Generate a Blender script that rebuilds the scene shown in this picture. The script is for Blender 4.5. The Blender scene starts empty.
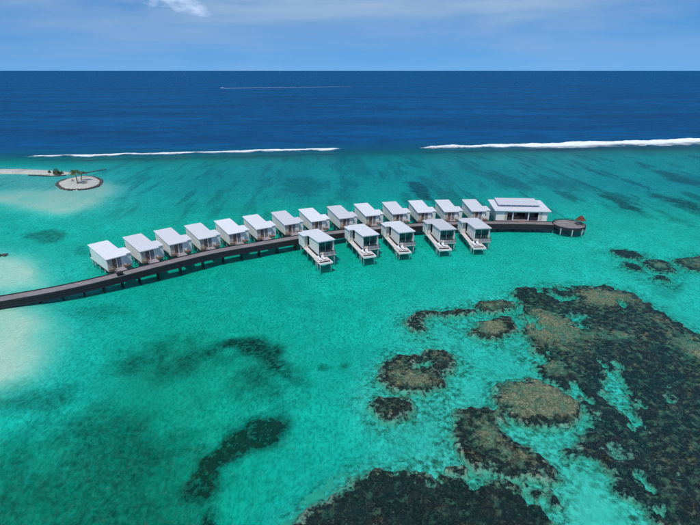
import bpy, bmesh, math, random
import numpy as np
from mathutils import Vector, Matrix
R = math.radians
random.seed(7)
scn = bpy.context.scene
col = scn.collection

# ------------------------------------------------------------------ camera
CAM_H = 40.0                      # drone height above the lagoon, metres
FOC = 467.0                       # focal length in pixels of a 700 px wide frame
TILT = math.atan((262.5 - 70.3) / FOC)
cd = bpy.data.cameras.new('camera'); cam = bpy.data.objects.new('camera', cd); col.objects.link(cam)
cam.location = (0, 0, CAM_H); cam.rotation_euler = (math.pi / 2 - TILT, 0, 0)
cd.sensor_width = 36.0; cd.lens = 36.0 * FOC / 700.0
cd.clip_start = 0.5; cd.clip_end = 90000
scn.camera = cam

# ------------------------------------------------------------------ sky, sun, exposure
SUN = Vector((-0.15, -0.46, 0.87)).normalized()
SUN_EL = math.asin(SUN.z); SUN_AZ = math.atan2(SUN.x, SUN.y)
world = bpy.data.worlds.new('World'); scn.world = world; world.use_nodes = True
wn, wl = world.node_tree.nodes, world.node_tree.links
wn.clear()
def wnode(t, **kw):
    n = wn.new(t)
    for k, v in kw.items(): setattr(n, k, v)
    return n
w_out = wnode('ShaderNodeOutputWorld'); w_bg = wnode('ShaderNodeBackground')
w_sky = wnode('ShaderNodeTexSky', sky_type='NISHITA', sun_disc=False)
w_sky.sun_elevation = SUN_EL; w_sky.sun_rotation = SUN_AZ
w_sky.air_density = 1.0; w_sky.dust_density = 0.0; w_sky.ozone_density = 4.0; w_sky.altitude = 0
w_tint = wnode('ShaderNodeMix', data_type='RGBA', blend_type='MULTIPLY')
w_tint.inputs[0].default_value = 1.0
w_tint.inputs[7].default_value = (0.47, 0.83, 1.02, 1)
w_tc = wnode('ShaderNodeTexCoord')
w_up = wnode('ShaderNodeVectorMath', operation='ADD'); w_up.inputs[1].default_value = (0, 0, .22); wl.new(w_tc.outputs['Generated'], w_up.inputs[0])
w_un = wnode('ShaderNodeVectorMath', operation='NORMALIZE'); wl.new(w_up.outputs[0], w_un.inputs[0]); wl.new(w_un.outputs[0], w_sky.inputs[0])
wl.new(w_sky.outputs[0], w_tint.inputs[6])
# thin stretched cirrus, higher up and wispy
w_map = wnode('ShaderNodeMapping'); w_map.inputs['Scale'].default_value = (2.2, 2.2, 16.0)
wl.new(w_tc.outputs['Generated'], w_map.inputs[0])
w_n1 = wnode('ShaderNodeTexNoise'); w_n1.inputs['Scale'].default_value = 1.0; w_n1.inputs['Detail'].default_value = 7; w_n1.inputs['Roughness'].default_value = 0.55
w_n1.inputs['Distortion'].default_value = 0.35
wl.new(w_map.outputs[0], w_n1.inputs[0])
w_r1 = wnode('ShaderNodeMapRange'); w_r1.inputs[1].default_value = 0.36; w_r1.inputs[2].default_value = 0.62
wl.new(w_n1.outputs[0], w_r1.inputs[0])
w_sep = wnode('ShaderNodeSeparateXYZ'); wl.new(w_tc.outputs['Generated'], w_sep.inputs[0])
w_r2 = wnode('ShaderNodeMapRange', interpolation_type='SMOOTHSTEP'); w_r2.inputs[1].default_value = 0.03; w_r2.inputs[2].default_value = 0.15
w_r2.inputs[3].default_value = 0.28; w_r2.inputs[4].default_value = 0.9
wl.new(w_sep.outputs[2], w_r2.inputs[0])
w_m = wnode('ShaderNodeMath', operation='MULTIPLY'); wl.new(w_r1.outputs[0], w_m.inputs[0]); wl.new(w_r2.outputs[0], w_m.inputs[1])
w_cl = wnode('ShaderNodeMix', data_type='RGBA')
w_cl.inputs[7].default_value = (2.65, 3.7, 5.1, 1)
wl.new(w_m.outputs[0], w_cl.inputs[0]); wl.new(w_tint.outputs[2], w_cl.inputs[6])
# one small brighter cumulus tuft group
w_map2 = wnode('ShaderNodeMapping'); w_map2.inputs['Scale'].default_value = (16, 16, 40)
wl.new(w_tc.outputs['Generated'], w_map2.inputs[0])
w_n2 = wnode('ShaderNodeTexNoise'); w_n2.inputs['Scale'].default_value = 1.0; w_n2.inputs['Detail'].default_value = 6
wl.new(w_map2.outputs[0], w_n2.inputs[0])
cdir = Vector(((180 - 350) / FOC, math.cos(TILT) + 0.566 * math.sin(TILT), -math.sin(TILT) + 0.566 * math.cos(TILT))).normalized()
w_sub = wnode('ShaderNodeVectorMath', operation='SUBTRACT'); w_sub.inputs[1].default_value = cdir
wl.new(w_tc.outputs['Generated'], w_sub.inputs[0])
w_sc = wnode('ShaderNodeVectorMath', operation='MULTIPLY'); w_sc.inputs[1].default_value = (9, 9, 34)
wl.new(w_sub.outputs[0], w_sc.inputs[0])
w_len = wnode('ShaderNodeVectorMath', operation='LENGTH'); wl.new(w_sc.outputs[0], w_len.inputs[0])
w_a = wnode('ShaderNodeMath', operation='MULTIPLY_ADD'); w_a.inputs[1].default_value = -0.34; wl.new(w_len.outputs['Value'], w_a.inputs[0]); wl.new(w_n2.outputs[0], w_a.inputs[2])
w_r3 = wnode('ShaderNodeMapRange'); w_r3.inputs[1].default_value = 0.24; w_r3.inputs[2].default_value = 0.48; w_r3.inputs[4].default_value = 0.75
wl.new(w_a.outputs[0], w_r3.inputs[0])
w_c2 = wnode('ShaderNodeMix', data_type='RGBA'); w_c2.inputs[7].default_value = (5.6, 6.6, 8.6, 1)
wl.new(w_r3.outputs[0], w_c2.inputs[0]); wl.new(w_cl.outputs[2], w_c2.inputs[6])
wl.new(w_c2.outputs[2], w_bg.inputs[0]); w_bg.inputs[1].default_value = 0.14
wl.new(w_bg.outputs[0], w_out.inputs[0])

sd = bpy.data.lights.new('sun', 'SUN'); sun = bpy.data.objects.new('sun', sd); col.objects.link(sun)
sd.energy = 3.0; sd.angle = R(0.8); sd.color = (1.0, 0.96, 0.89)
sun.rotation_euler = SUN.to_track_quat('Z', 'Y').to_euler()
sun.location = (0, 60, 120)
vs = scn.view_settings
vs.view_transform = 'Standard'; vs.look = 'None'; vs.gamma = 1.0; vs.use_curve_mapping = False; vs.exposure = 0.0
scn.cycles.use_adaptive_sampling = True; scn.cycles.adaptive_threshold = 0.018; scn.cycles.adaptive_min_samples = 12
scn.cycles.use_denoising = True
scn.cycles.denoising_prefilter = 'FAST'
scn.cycles.max_bounces = 4; scn.cycles.diffuse_bounces = 2; scn.cycles.glossy_bounces = 2; scn.cycles.transparent_max_bounces = 24
scn.cycles.volume_bounces = 0
scn.cycles.sample_clamp_indirect = 4.0
scn.cycles.caustics_reflective = False; scn.cycles.caustics_refractive = False

# ------------------------------------------------------------------ survey helpers
CT, ST = math.cos(TILT), math.sin(TILT)
def site(px, py, z=0.0):
    """true ground position (metres) of a point read off the photograph, at height z"""
    x = (px - 350) / FOC; y = -(py - 262.5) / FOC
    t = (z - CAM_H) / (-ST + y * CT)
    return x * t, (CT + y * ST) * t
def survey(X, Y):
    fw = np.maximum(Y * CT + CAM_H * ST, 4.0); up = Y * ST - CAM_H * CT
    return 350 + FOC * X / fw, 262.5 - FOC * up / fw

def _hash(ix, iy, seed):
    h = (ix.astype(np.int64) * 374761393 + iy.astype(np.int64) * 668265263 + seed * 1442695041) & 0xFFFFFFFF
    h = ((h ^ (h >> 13)) * 1274126177) & 0xFFFFFFFF
    h = (h ^ (h >> 16)) & 0xFFFFFFFF
    return h.astype(np.float64) / 4294967295.0
def vnoise(x, y, seed=0):
    ix, iy = np.floor(x), np.floor(y); fx, fy = x - ix, y - iy
    fx = fx * fx * fx * (fx * (fx * 6 - 15) + 10); fy = fy * fy * fy * (fy * (fy * 6 - 15) + 10)
    a, b = _hash(ix, iy, seed), _hash(ix + 1, iy, seed); c, d = _hash(ix, iy + 1, seed), _hash(ix + 1, iy + 1, seed)
    return (a + (b - a) * fx) * (1 - fy) + (c + (d - c) * fx) * fy
def fbm(x, y, oct=4, seed=0, rough=0.5):
    s = 0; a = 1; t = 0
    for k in range(oct):
        s = s + a * (vnoise(x * 2 ** k + 17.3 * k, y * 2 ** k - 9.1 * k, seed + k) - 0.5); t += a; a *= rough
    return s / t * 2
def domes(x, y, seed):
    """coral heads: height of the tallest dome of a jittered grid"""
    ix, iy = np.floor(x), np.floor(y); best = np.zeros_like(x)
    for dx in (-1, 0, 1):
        for dy in (-1, 0, 1):
            cx, cy = ix + dx, iy + dy
            px = cx + _hash(cx, cy, seed); py = cy + _hash(cx, cy, seed + 1); rr = 0.35 + 0.5 * _hash(cx, cy, seed + 2)
            d2 = ((x - px) ** 2 + (y - py) ** 2) / (rr * rr)
            best = np.maximum(best, rr * np.sqrt(np.clip(1 - d2, 0, 1)))
    return best
def smooth(a, b, x):
    t = np.clip((x - a) / (b - a), 0, 1); return t * t * (3 - 2 * t)
def poly_sdf(X, Y, poly):
    """signed distance, positive inside"""
    P = np.array(poly); inside = np.zeros(X.shape, bool); best = np.full(X.shape, 1e9)
    n = len(P)
    for i in range(n):
        x0, y0 = P[i]; x1, y1 = P[(i + 1) % n]
        ex, ey = x1 - x0, y1 - y0
        t = np.clip(((X - x0) * ex + (Y - y0) * ey) / (ex * ex + ey * ey + 1e-12), 0, 1)
        best = np.minimum(best, (X - x0 - t * ex) ** 2 + (Y - y0 - t * ey) ** 2)
        if y0 != y1:
            c = ((y0 > Y) != (y1 > Y)) & (X < ex * (Y - y0) / ey + x0)
            inside ^= c
    d = np.sqrt(best)
    return np.where(inside, d, -d)
def smooth_poly(pts, it=2):
    P = [Vector(p) for p in pts]
    for _ in range(it):
        Q = []
        for i in range(len(P)):
            a, b = P[i], P[(i + 1) % len(P)]
            Q += [a * .75 + b * .25, a * .25 + b * .75]
        P = Q
    return [tuple(p) for p in P]
def ground_poly(pts, z=0.0, it=1):
    return smooth_poly([site(x, y, z) for x, y in pts], it)

# ------------------------------------------------------------------ node material helpers
class Mat:
    def __init__(s, name):
        s.m = bpy.data.materials.new(name); s.m.use_nodes = True
        s.nt = s.m.node_tree; s.n, s.l = s.nt.nodes, s.nt.links; s.n.clear()
        s.out = s.n.new('ShaderNodeOutputMaterial')
    def node(s, t, ins=None, **kw):
        n = s.n.new(t)
        for k, v in kw.items(): setattr(n, k, v)
        for k, v in (ins or {}).items():
            if hasattr(v, 'node') and hasattr(v, 'links'): s.l.new(v, n.inputs[k])
            else: n.inputs[k].default_value = v
        return n
    def pos(s):
        return s.node('ShaderNodeNewGeometry').outputs['Position']
    def obj(s):
        return s.node('ShaderNodeTexCoord').outputs['Object']
    def mapped(s, v, scale=(1, 1, 1), rot=(0, 0, 0), loc=(0, 0, 0)):
        return s.node('ShaderNodeMapping', {0: v, 'Scale': scale, 'Rotation': rot, 'Location': loc}).outputs[0]
    def noise(s, v, scale, detail=4, rough=.5, dist=0):
        return s.node('ShaderNodeTexNoise', {'Vector': v, 'Scale': scale, 'Detail': detail, 'Roughness': rough, 'Distortion': dist}).outputs[0]
    def rng(s, v, a, b, c=0., d=1., smooth=False):
        return s.node('ShaderNodeMapRange', {0: v, 1: a, 2: b, 3: c, 4: d}, interpolation_type='SMOOTHSTEP' if smooth else 'LINEAR').outputs[0]
    def math(s, op, a, b=0.5, c=0.5):
        return s.node('ShaderNodeMath', {0: a, 1: b, 2: c}, operation=op).outputs[0]
    def mix(s, f, a, b, blend='MIX'):
        return s.node('ShaderNodeMix', {0: f, 6: a, 7: b}, data_type='RGBA', blend_type=blend).outputs[2]
    def bump(s, h, strength=.5, dist=.1, normal=None):
        i = {'Height': h, 'Strength': strength, 'Distance': dist}
        if normal is not None: i['Normal'] = normal
        return s.node('ShaderNodeBump', i).outputs[0]
    def principled(s, color, rough=.6, normal=None, spec=.5, metal=0.):
        i = {'Base Color': color, 'Roughness': rough, 'Specular IOR Level': spec, 'Metallic': metal}
        if normal is not None: i['Normal'] = normal
        p = s.node('ShaderNodeBsdfPrincipled', i); s.l.new(p.outputs[0], s.out.inputs[0]); return p
    def attr(s, name):
        return s.node('ShaderNodeAttribute', attribute_name=name)
def C(r, g, b): return (r, g, b, 1)

def painted(name, c, var=.12, rough=.5, scale=1.5, boards=None, spec=.4):
    """painted or plastered surface with weather stains; boards=(axis scale) adds fine board joints"""
    m = Mat(name); v = m.obj()
    n1 = m.noise(v, scale, 5, .6); n2 = m.noise(m.mapped(v, (6, 6, .6)), 1.0, 3)
    col_ = m.mix(m.rng(n1, .3, .75), C(*c), C(*[x * (1 - var) for x in c]))
    col_ = m.mix(m.math('MULTIPLY', m.rng(n2, .5, .8), .45), col_, C(*[x * (1 - 2 * var) for x in c]))
    nrm = None
    if boards:
        w = m.node('ShaderNodeTexWave', {'Vector': m.mapped(v, boards), 'Scale': 1.0, 'Distortion': 0.0}, wave_type='BANDS', bands_direction='Z').outputs[1]
        g = m.rng(w, .0, .12)
        col_ = m.mix(m.rng(g, 0, 1, .35, 0.), col_, C(*[x * .6 for x in c]))
        nrm = m.bump(g, .5, .015)
    m.principled(col_, rough, nrm, spec)
    return m.m
def timber(name, a, b, scale=(1.2, 14, 14), rough=.75):
    m = Mat(name); v = m.obj()
    n = m.noise(m.mapped(v, scale), 1.0, 5, .65)
    n2 = m.noise(v, .7, 3)
    c = m.mix(m.rng(n, .3, .7), C(*a), C(*b)); c = m.mix(m.rng(n2, .35, .7, 0., .4), c, C(*[x * 1.3 for x in b]))
    m.principled(c, rough, m.bump(n, .3, .01), .3)
    return m.m

# ------------------------------------------------------------------ mesh helpers
class MB:
    def __init__(s): s.v = []; s.f = []
    def box(s, x0, x1, y0, y1, z0, z1, top=None):
        """box; top(x, y) may give the top height"""
        b = len(s.v)
        T = (lambda x, y: z1) if top is None else top
        s.v += [(x0, y0, z0), (x1, y0, z0), (x1, y1, z0), (x0, y1, z0), (x0, y0, T(x0, y0)), (x1, y0, T(x1, y0)), (x1, y1, T(x1, y1)), (x0, y1, T(x0, y1))]
        s.f += [tuple(b + i for i in q) for q in ((3, 2, 1, 0), (4, 5, 6, 7), (0, 1, 5, 4), (1, 2, 6, 5), (2, 3, 7, 6), (3, 0, 4, 7))]
        return s
    def slab(s, pts, th):
        """closed slab from an outline of 3D points (counter-clockwise from above), thickness th downward"""
        b = len(s.v); n = len(pts)
        s.v += [tuple(p) for p in pts] + [(p[0], p[1], p[2] - th) for p in pts]
        s.f.append(tuple(b + i for i in range(n))); s.f.append(tuple(b + n + i for i in reversed(range(n))))
        for i in range(n):
            j = (i + 1) % n; s.f.append((b + i, b + n + i, b + n + j, b + j))
        return s
    def tube(s, pts, rad, sides=8, cap=True):
        b = len(s.v); pts = [Vector(p) for p in pts]
        if not hasattr(rad, '__len__'): rad = [rad] * len(pts)
        for i, p in enumerate(pts):
            d = (pts[min(i + 1, len(pts) - 1)] - pts[max(i - 1, 0)]).normalized()
            a = d.orthogonal().normalized() if abs(d.z) > .9 else d.cross(Vector((0, 0, 1))).normalized()
            c = d.cross(a)
            for k in range(sides):
                t = 2 * math.pi * k / sides
                s.v.append(tuple(p + (a * math.cos(t) + c * math.sin(t)) * rad[i]))
        for i in range(len(pts) - 1):
            for k in range(sides):
                k2 = (k + 1) % sides
                s.f.append((b + i * sides + k, b + i * sides + k2, b + (i + 1) * sides + k2, b + (i + 1) * sides + k))
        if cap:
            s.f.append(tuple(b + k for k in reversed(range(sides)))); e = b + (len(pts) - 1) * sides
            s.f.append(tuple(e + k for k in range(sides)))
        return s
    def lathe(s, prof, cx=0, cy=0, sides=24):
        b = len(s.v)
        for r, z in prof:
            for k in range(sides):
                t = 2 * math.pi * k / sides; s.v.append((cx + r * math.cos(t), cy + r * math.sin(t), z))
        for i in range(len(prof) - 1):
            for k in range(sides):
                k2 = (k + 1) % sides
                s.f.append((b + i * sides + k, b + i * sides + k2, b + (i + 1) * sides + k2, b + (i + 1) * sides + k))
        return s
    def mesh(s, name, mat, smooth_=False, bevel=0):
        me = bpy.data.meshes.new(name); me.from_pydata(s.v, [], s.f); me.update()
        bm = bmesh.new(); bm.from_mesh(me)
        bmesh.ops.recalc_face_normals(bm, faces=bm.faces)
        if bevel:
            bmesh.ops.bevel(bm, geom=list(bm.edges), offset=bevel, segments=1, affect='EDGES', clamp_overlap=True)
        bm.to_mesh(me); bm.free()
        me.materials.append(mat)
        if smooth_:
            for p in me.polygons: p.use_smooth = True
        return me
    def build(s, name, mat, parent=None, **kw):
        return link(name, s.mesh(name, mat, **kw), parent)
def link(name, data, parent=None, loc=None, rz=None):
    o = bpy.data.objects.new(name, data); col.objects.link(o)
    if parent is not None: o.parent = parent
    if loc is not None: o.location = loc
    if rz is not None: o.rotation_euler = (0, 0, rz)
    return o
def empty(name, loc=(0, 0, 0), rz=0):
    o = link(name, None, None, loc, rz); o.empty_display_size = .3; return o
def tag(o, label=None, cat=None, group=None, kind=None):
    if label: o['label'] = label
    if cat: o['category'] = cat
    if group: o['group'] = group
    if kind: o['kind'] = kind
    return o
def copy_tree(o, parent=None):
    c = o.copy(); col.objects.link(c); c.parent = parent
    for ch in [x for x in bpy.data.objects if x.parent == o]: copy_tree(ch, c)
    return c
def grid_mesh(name, X, Y, Z, mat, attrs=None, keep=None, smooth_=True):
    """heightfield mesh from 2D arrays; keep = per-vertex bool, faces need one kept corner"""
    ny, nx = X.shape
    idx = np.arange(nx * ny).reshape(ny, nx)
    q = np.stack([idx[:-1, :-1], idx[:-1, 1:], idx[1:, 1:], idx[1:, :-1]], -1).reshape(-1, 4)
    V = np.stack([X, Y, Z], -1).reshape(-1, 3)
    if keep is not None:
        k = keep.reshape(-1); q = q[k[q].any(1)]
        used = np.unique(q); remap = np.full(len(V), -1); remap[used] = np.arange(len(used))
        q = remap[q]; V = V[used]
        attrs = {a: b.reshape(-1)[used] for a, b in (attrs or {}).items()}
    me = bpy.data.meshes.new(name)
    me.vertices.add(len(V)); me.vertices.foreach_set('co', V.astype(np.float32).ravel())
    me.loops.add(len(q) * 4); me.loops.foreach_set('vertex_index', q.astype(np.int32).ravel())
    me.polygons.add(len(q)); me.polygons.foreach_set('loop_start', np.arange(0, len(q) * 4, 4, dtype=np.int32))
    me.polygons.foreach_set('loop_total', np.full(len(q), 4, np.int32))
    me.polygons.foreach_set('use_smooth', np.full(len(q), smooth_, bool))
    me.update(calc_edges=True)
    for a, b in (attrs or {}).items():
        at = me.attributes.new(a, 'FLOAT', 'POINT'); at.data.foreach_set('value', b.astype(np.float32).ravel())
    me.materials.append(mat)
    return me

#@@TERRAIN
# ------------------------------------------------------------------ reef outlines as surveyed (used by the seabed and by the reefs)
SPECS = []
def spec(*a, **k): SPECS.append((a, k))
spec([(406.3, 320), (408.6, 314.3), (418.9, 309.7), (432.6, 307.9), (446.3, 309.7), (452, 307.2), (466.9, 306.8), (474.9, 307.9), (474.9, 310.6), (457.7, 313.1), (448.6, 314.7), (434.9, 313.1), (424, 314), (421.5, 317.7), (426.9, 325.7), (421.1, 329.1), (409.7, 328)],
     .03, .38, 'thin hook-shaped brown reef curling west towards open turquoise water', soft=.7, warp=.5)
spec([(477.1, 301.7), (487.4, 298.7), (503.4, 298.4), (514, 300.6), (513, 306), (508, 309.3), (494.3, 310.2), (485.1, 310.9), (478.3, 307.4)],
     .03, .62, 'small flat brown reef between the hook-shaped reef and the great reef', soft=.8, warp=.5)
spec([(466.4, 330.7), (476, 325.6), (480, 319.5), (494.3, 317.7), (503.4, 313.5), (511.6, 317.9), (518.5, 325.7), (512.6, 331.4), (498.9, 337.1), (482.9, 336)],
     .03, .35, 'crescent reef with pale sandy middle and dark eastern rim', tans=[(489, 326, 13, 6, 1.25)], soft=.8, warp=.5)
spec([(380, 368), (384.6, 358.9), (396, 352), (409.7, 352), (418.9, 356), (425.7, 348.1), (434.9, 346.3), (448.6, 350.9), (458.9, 358.9), (455.4, 365.7), (444, 369.1), (442.9, 380.6), (437.1, 387.4), (416.6, 391), (393.7, 391), (382.3, 382.9), (377, 375)],
     .02, .42, 'lone dark two-lobed reef with a small turquoise pool in its top', step=.22, holes=[([(412, 361), (420, 359), (431, 360), (432, 364), (420, 366), (412, 365)], .1)], tans=[(415, 378, 22, 10, .72)], soft=.8, warp=.6)
spec([(369.5, 397), (376, 393.5), (390, 393), (404, 394.5), (412.5, 399), (413, 408), (407, 416), (394, 420), (383, 418), (374, 409)],
     .02, .36, 'small round dark reef just below the lone two-lobed reef', step=.2, soft=.7, warp=.6)
spec([(452.9, 418.6), (457.1, 408.6), (471.4, 404.3), (485.7, 407.1), (497.1, 407.1), (507, 411.4), (504.3, 422.9), (499.6, 430), (514.3, 438.6), (534.3, 448.6), (554.3, 462.9), (560, 477.1), (554.3, 480), (537.1, 471.4), (517.1, 474.3), (494.3, 468.6), (471.4, 462.9), (460, 451.4), (455.7, 431.4)],
     .02, .36, 'long brown-flecked reef slanting down beside the pale sand channel', step=.2, tans=[(490, 432, 14, 12, .75), (525, 455, 18, 7, .7), (498, 409, 8, 6, .8)], soft=.7, warp=.6)
spec([(445.7, 468.6), (454.3, 463.4), (466, 465.7), (467, 470.9), (457, 473)], .0, .2, 'tiny dark reef knob off the western end of the long slanting reef', step=.18, soft=.5, warp=.4)
spec([(492.9, 392.9), (502.9, 381.4), (514, 376.5), (537, 376.2), (552, 381.4), (563, 388.6), (576, 397.5), (584, 411.4), (573, 420.9), (554.3, 426), (534.3, 424), (520, 416.1), (505.7, 409), (497.1, 402.9)],
     .02, .80, 'broad pale tan reef head with a dark lower rim', step=.22, soft=.9, tans=[(545, 421, 30, 5, .1)], warp=.7)
spec([(288, 528), (300, 517), (314, 506), (331, 494), (346, 480), (363, 472), (380, 467), (396, 469.6), (411, 469), (429, 472), (447, 474), (468, 476.5), (500, 478), (525, 484), (540, 487), (548, 485), (558, 487), (563, 495), (562, 505), (555, 512), (553, 520), (556, 575), (420, 600), (270, 580)],
     -.04, .10, 'large near-black reef along the bottom edge of the picture', step=.17, soft=.9, tans=[(535, 486, 20, 4, .7)], lump=.34, relief=.22, warp=.7, pockets=.6)
spec([(512.9, 291.4), (517.1, 285.7), (534.3, 284.3), (550, 286), (560, 283.5), (600, 283.5), (612, 284.5), (625, 288), (640, 296), (655, 305), (675, 317), (700, 331), (740, 350), (810, 390), (840, 560), (655, 570), (655, 540), (652, 520), (640, 509), (650, 509), (655, 505), (640, 500), (623, 494), (614, 483), (611, 470), (600, 460), (577, 455), (562, 453), (578, 441), (582, 425), (592, 411), (585, 399), (570, 388), (556, 379), (541, 373), (534, 362), (537, 353), (531, 341), (524, 331), (526, 325), (522, 316), (517, 310), (512, 304), (516, 298)],
     -.04, .27, 'great dark reef filling the right side of the lagoon', step=.26, soft=1.1, lump=.32, relief=.2, pockets=.9,
     holes=[([(606, 364), (613, 370), (620, 380), (627, 395), (634, 407), (634, 420), (626, 413), (614, 397), (599, 391), (607, 384)], .05), ([(609, 448), (617, 445), (624, 450), (617, 456)], .0),
            ([(550, 285), (556, 293), (566, 296.5), (577, 293), (578, 295.5), (566, 299), (553, 296)], -.1), ([(564, 314), (588, 313), (586, 317), (572, 318)], .0), ([(620, 303), (627, 302), (626, 306)], .1), ([(662, 393), (672, 396), (668, 399)], .1), ([(640, 470), (648, 474), (644, 482), (637, 478)], .1)],
     tans=[(548, 325, 34, 15, 1.15), (605, 297, 26, 7, 1.15), (702, 348, 20, 14, 1.15), (556, 366, 17, 8, .75), (620, 334, 20, 4, .7), (575, 438, 18, 8, .6), (655, 318, 20, 5, .5)])
spec([(612, 248.6), (624.8, 247.6), (638, 250.5), (646.7, 254.3), (640, 258), (626.7, 256.2), (617, 252.4)], -.12, .2, 'leaf-shaped submerged reef, northernmost of the cluster near the right edge', soft=1.0, step=.35)
spec([(622, 260.6), (632.4, 260), (645.7, 266.6), (638, 269), (626.7, 265.7)], -.2, .12, 'small dark submerged reef below the leaf-shaped one', soft=1.0, step=.35)
spec([(642, 258.5), (657, 256.8), (670.5, 259), (678, 268), (672.4, 271), (657, 269.5), (646.7, 264.3)], -.12, .3, 'submerged reef with grey-green middle in the right-hand cluster', soft=1.0, step=.35, tans=[(660, 264, 6, 3, .9)])
spec([(649.5, 274.3), (659, 272.4), (670.5, 275.2), (673.3, 280), (662.9, 279.6)], -.25, .1, 'small submerged reef closest to the great reef in the right-hand cluster', soft=1.0, step=.35)
spec([(673.4, 258.5), (689.5, 255.2), (703, 253), (718, 255), (718, 268.6), (695, 270), (683, 266.2)], -.06, .55, 'grey-topped reef cut by the right edge of the picture, above the great reef', soft=1.0, step=.35)

# ------------------------------------------------------------------ depth of the lagoon and ocean
ANCHORS = [  # survey point, water depth in metres
    (-150, 270, .02), (-30, 270, .02), (0, 272, .04), (22, 262, .10), (50, 285, .7), (-80, 330, .02), (-10, 330, .03), (10, 335, .06), (25, 350, .12), (5, 365, .10), (44, 378, .9), (70, 320, 1.5), (75, 340, 2.0), (60, 310, 1.2), (10, 400, 1.4), (70, 265, 1.4),
    (0, 215, 1.5), (45, 228, 1.6), (-30, 222, 1.4), (15, 225, 1.6), (20, 202, .35), (45, 198, .03), (60, 205, .04), (75, 198, .05), (98, 196, .12), (112, 186, .2), (120, 210, .8), (100, 235, 1.3), (20, 235, 1.3), (30, 184, .04), (5, 184, .2), (-80, 200, .8),
    (60, 162, .9), (150, 170, 1.0), (250, 170, 1.0), (350, 165, .9), (450, 170, .9), (550, 165, .9), (650, 165, .9), (750, 165, .9),
    (180, 200, 1.2), (300, 190, 1.15), (420, 185, 1.05), (560, 200, .95), (650, 225, .95), (740, 215, 1.0),
    (150, 300, 2.1), (220, 280, 1.8), (300, 275, 1.7), (390, 280, 1.3), (470, 270, 1.15), (560, 255, 1.1), (620, 275, 1.0), (700, 290, 1.0), (780, 290, 1.0),
    (120, 360, 4.2), (210, 350, 4.4), (290, 350, 3.0), (330, 310, 2.0), (360, 345, 1.7), (450, 335, 1.2), (480, 350, 1.2), (500, 365, 1.2),
    (60, 440, 5.5), (150, 430, 5.2), (230, 390, 3.2), (320, 400, 2.4), (330, 450, 2.6), (260, 500, 3.4), (120, 500, 5.8), (20, 500, 6.0), (430, 430, 1.7), (470, 385, 1.3), (400, 480, 1.9), (330, 500, 3.0),
    (560, 460, 1.1), (600, 480, 1.2), (600, 520, 1.1), (520, 430, 1.2), (620, 390, 1.2), (640, 350, .9), (560, 320, .8), (530, 330, .9), (700, 450, 1.0), (480, 472, 1.2),
    (-100, 450, 5), (0, 600, 6), (250, 600, 4), (500, 620, 1.4), (700, 620, 1.2), (850, 400, 1.1)]
AN = np.array(ANCHORS)
def surf_line(X): return 247 + (X + 157) * 0.098 + 2.5 * np.sin(X * .017) 
def depth_field(X, Y):
    px, py = survey(X, Y); px = np.clip(px, -300, 1000); py = np.clip(py, 100, 700)
    num = np.zeros_like(X); den = np.zeros_like(X)
    for ax, ay, d in ANCHORS:
        s = 26 if ay < 240 else 42
        r2 = ((px - ax) / (s * 1.15)) ** 2 + ((py - ay) / (s * (.55 if ay < 240 else 1))) ** 2
        w = np.exp(-.5 * r2) + 1e-4 / (1 + r2) ** 1.5
        num += w * d; den += w
    d = num / den
    off = Y - surf_line(X)
    d = d + 42 * smooth(6, 150, off) + 2.2 * smooth(-45, 12, off)
    d = d * (1 + .14 * fbm(X * .09, Y * .06, 3, 5)) + .05 * fbm(X * .5, Y * .3, 3, 9)
    return np.maximum(d, .03)

def axis(a, b, step, grow, end):
    c = list(np.arange(a, b + step, step)); s = step
    while c[-1] < end: s *= grow; c.append(c[-1] + s)
    s = step
    while c[0] > -end: s *= grow; c.insert(0, c[0] - s)
    return np.array(c)

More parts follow.
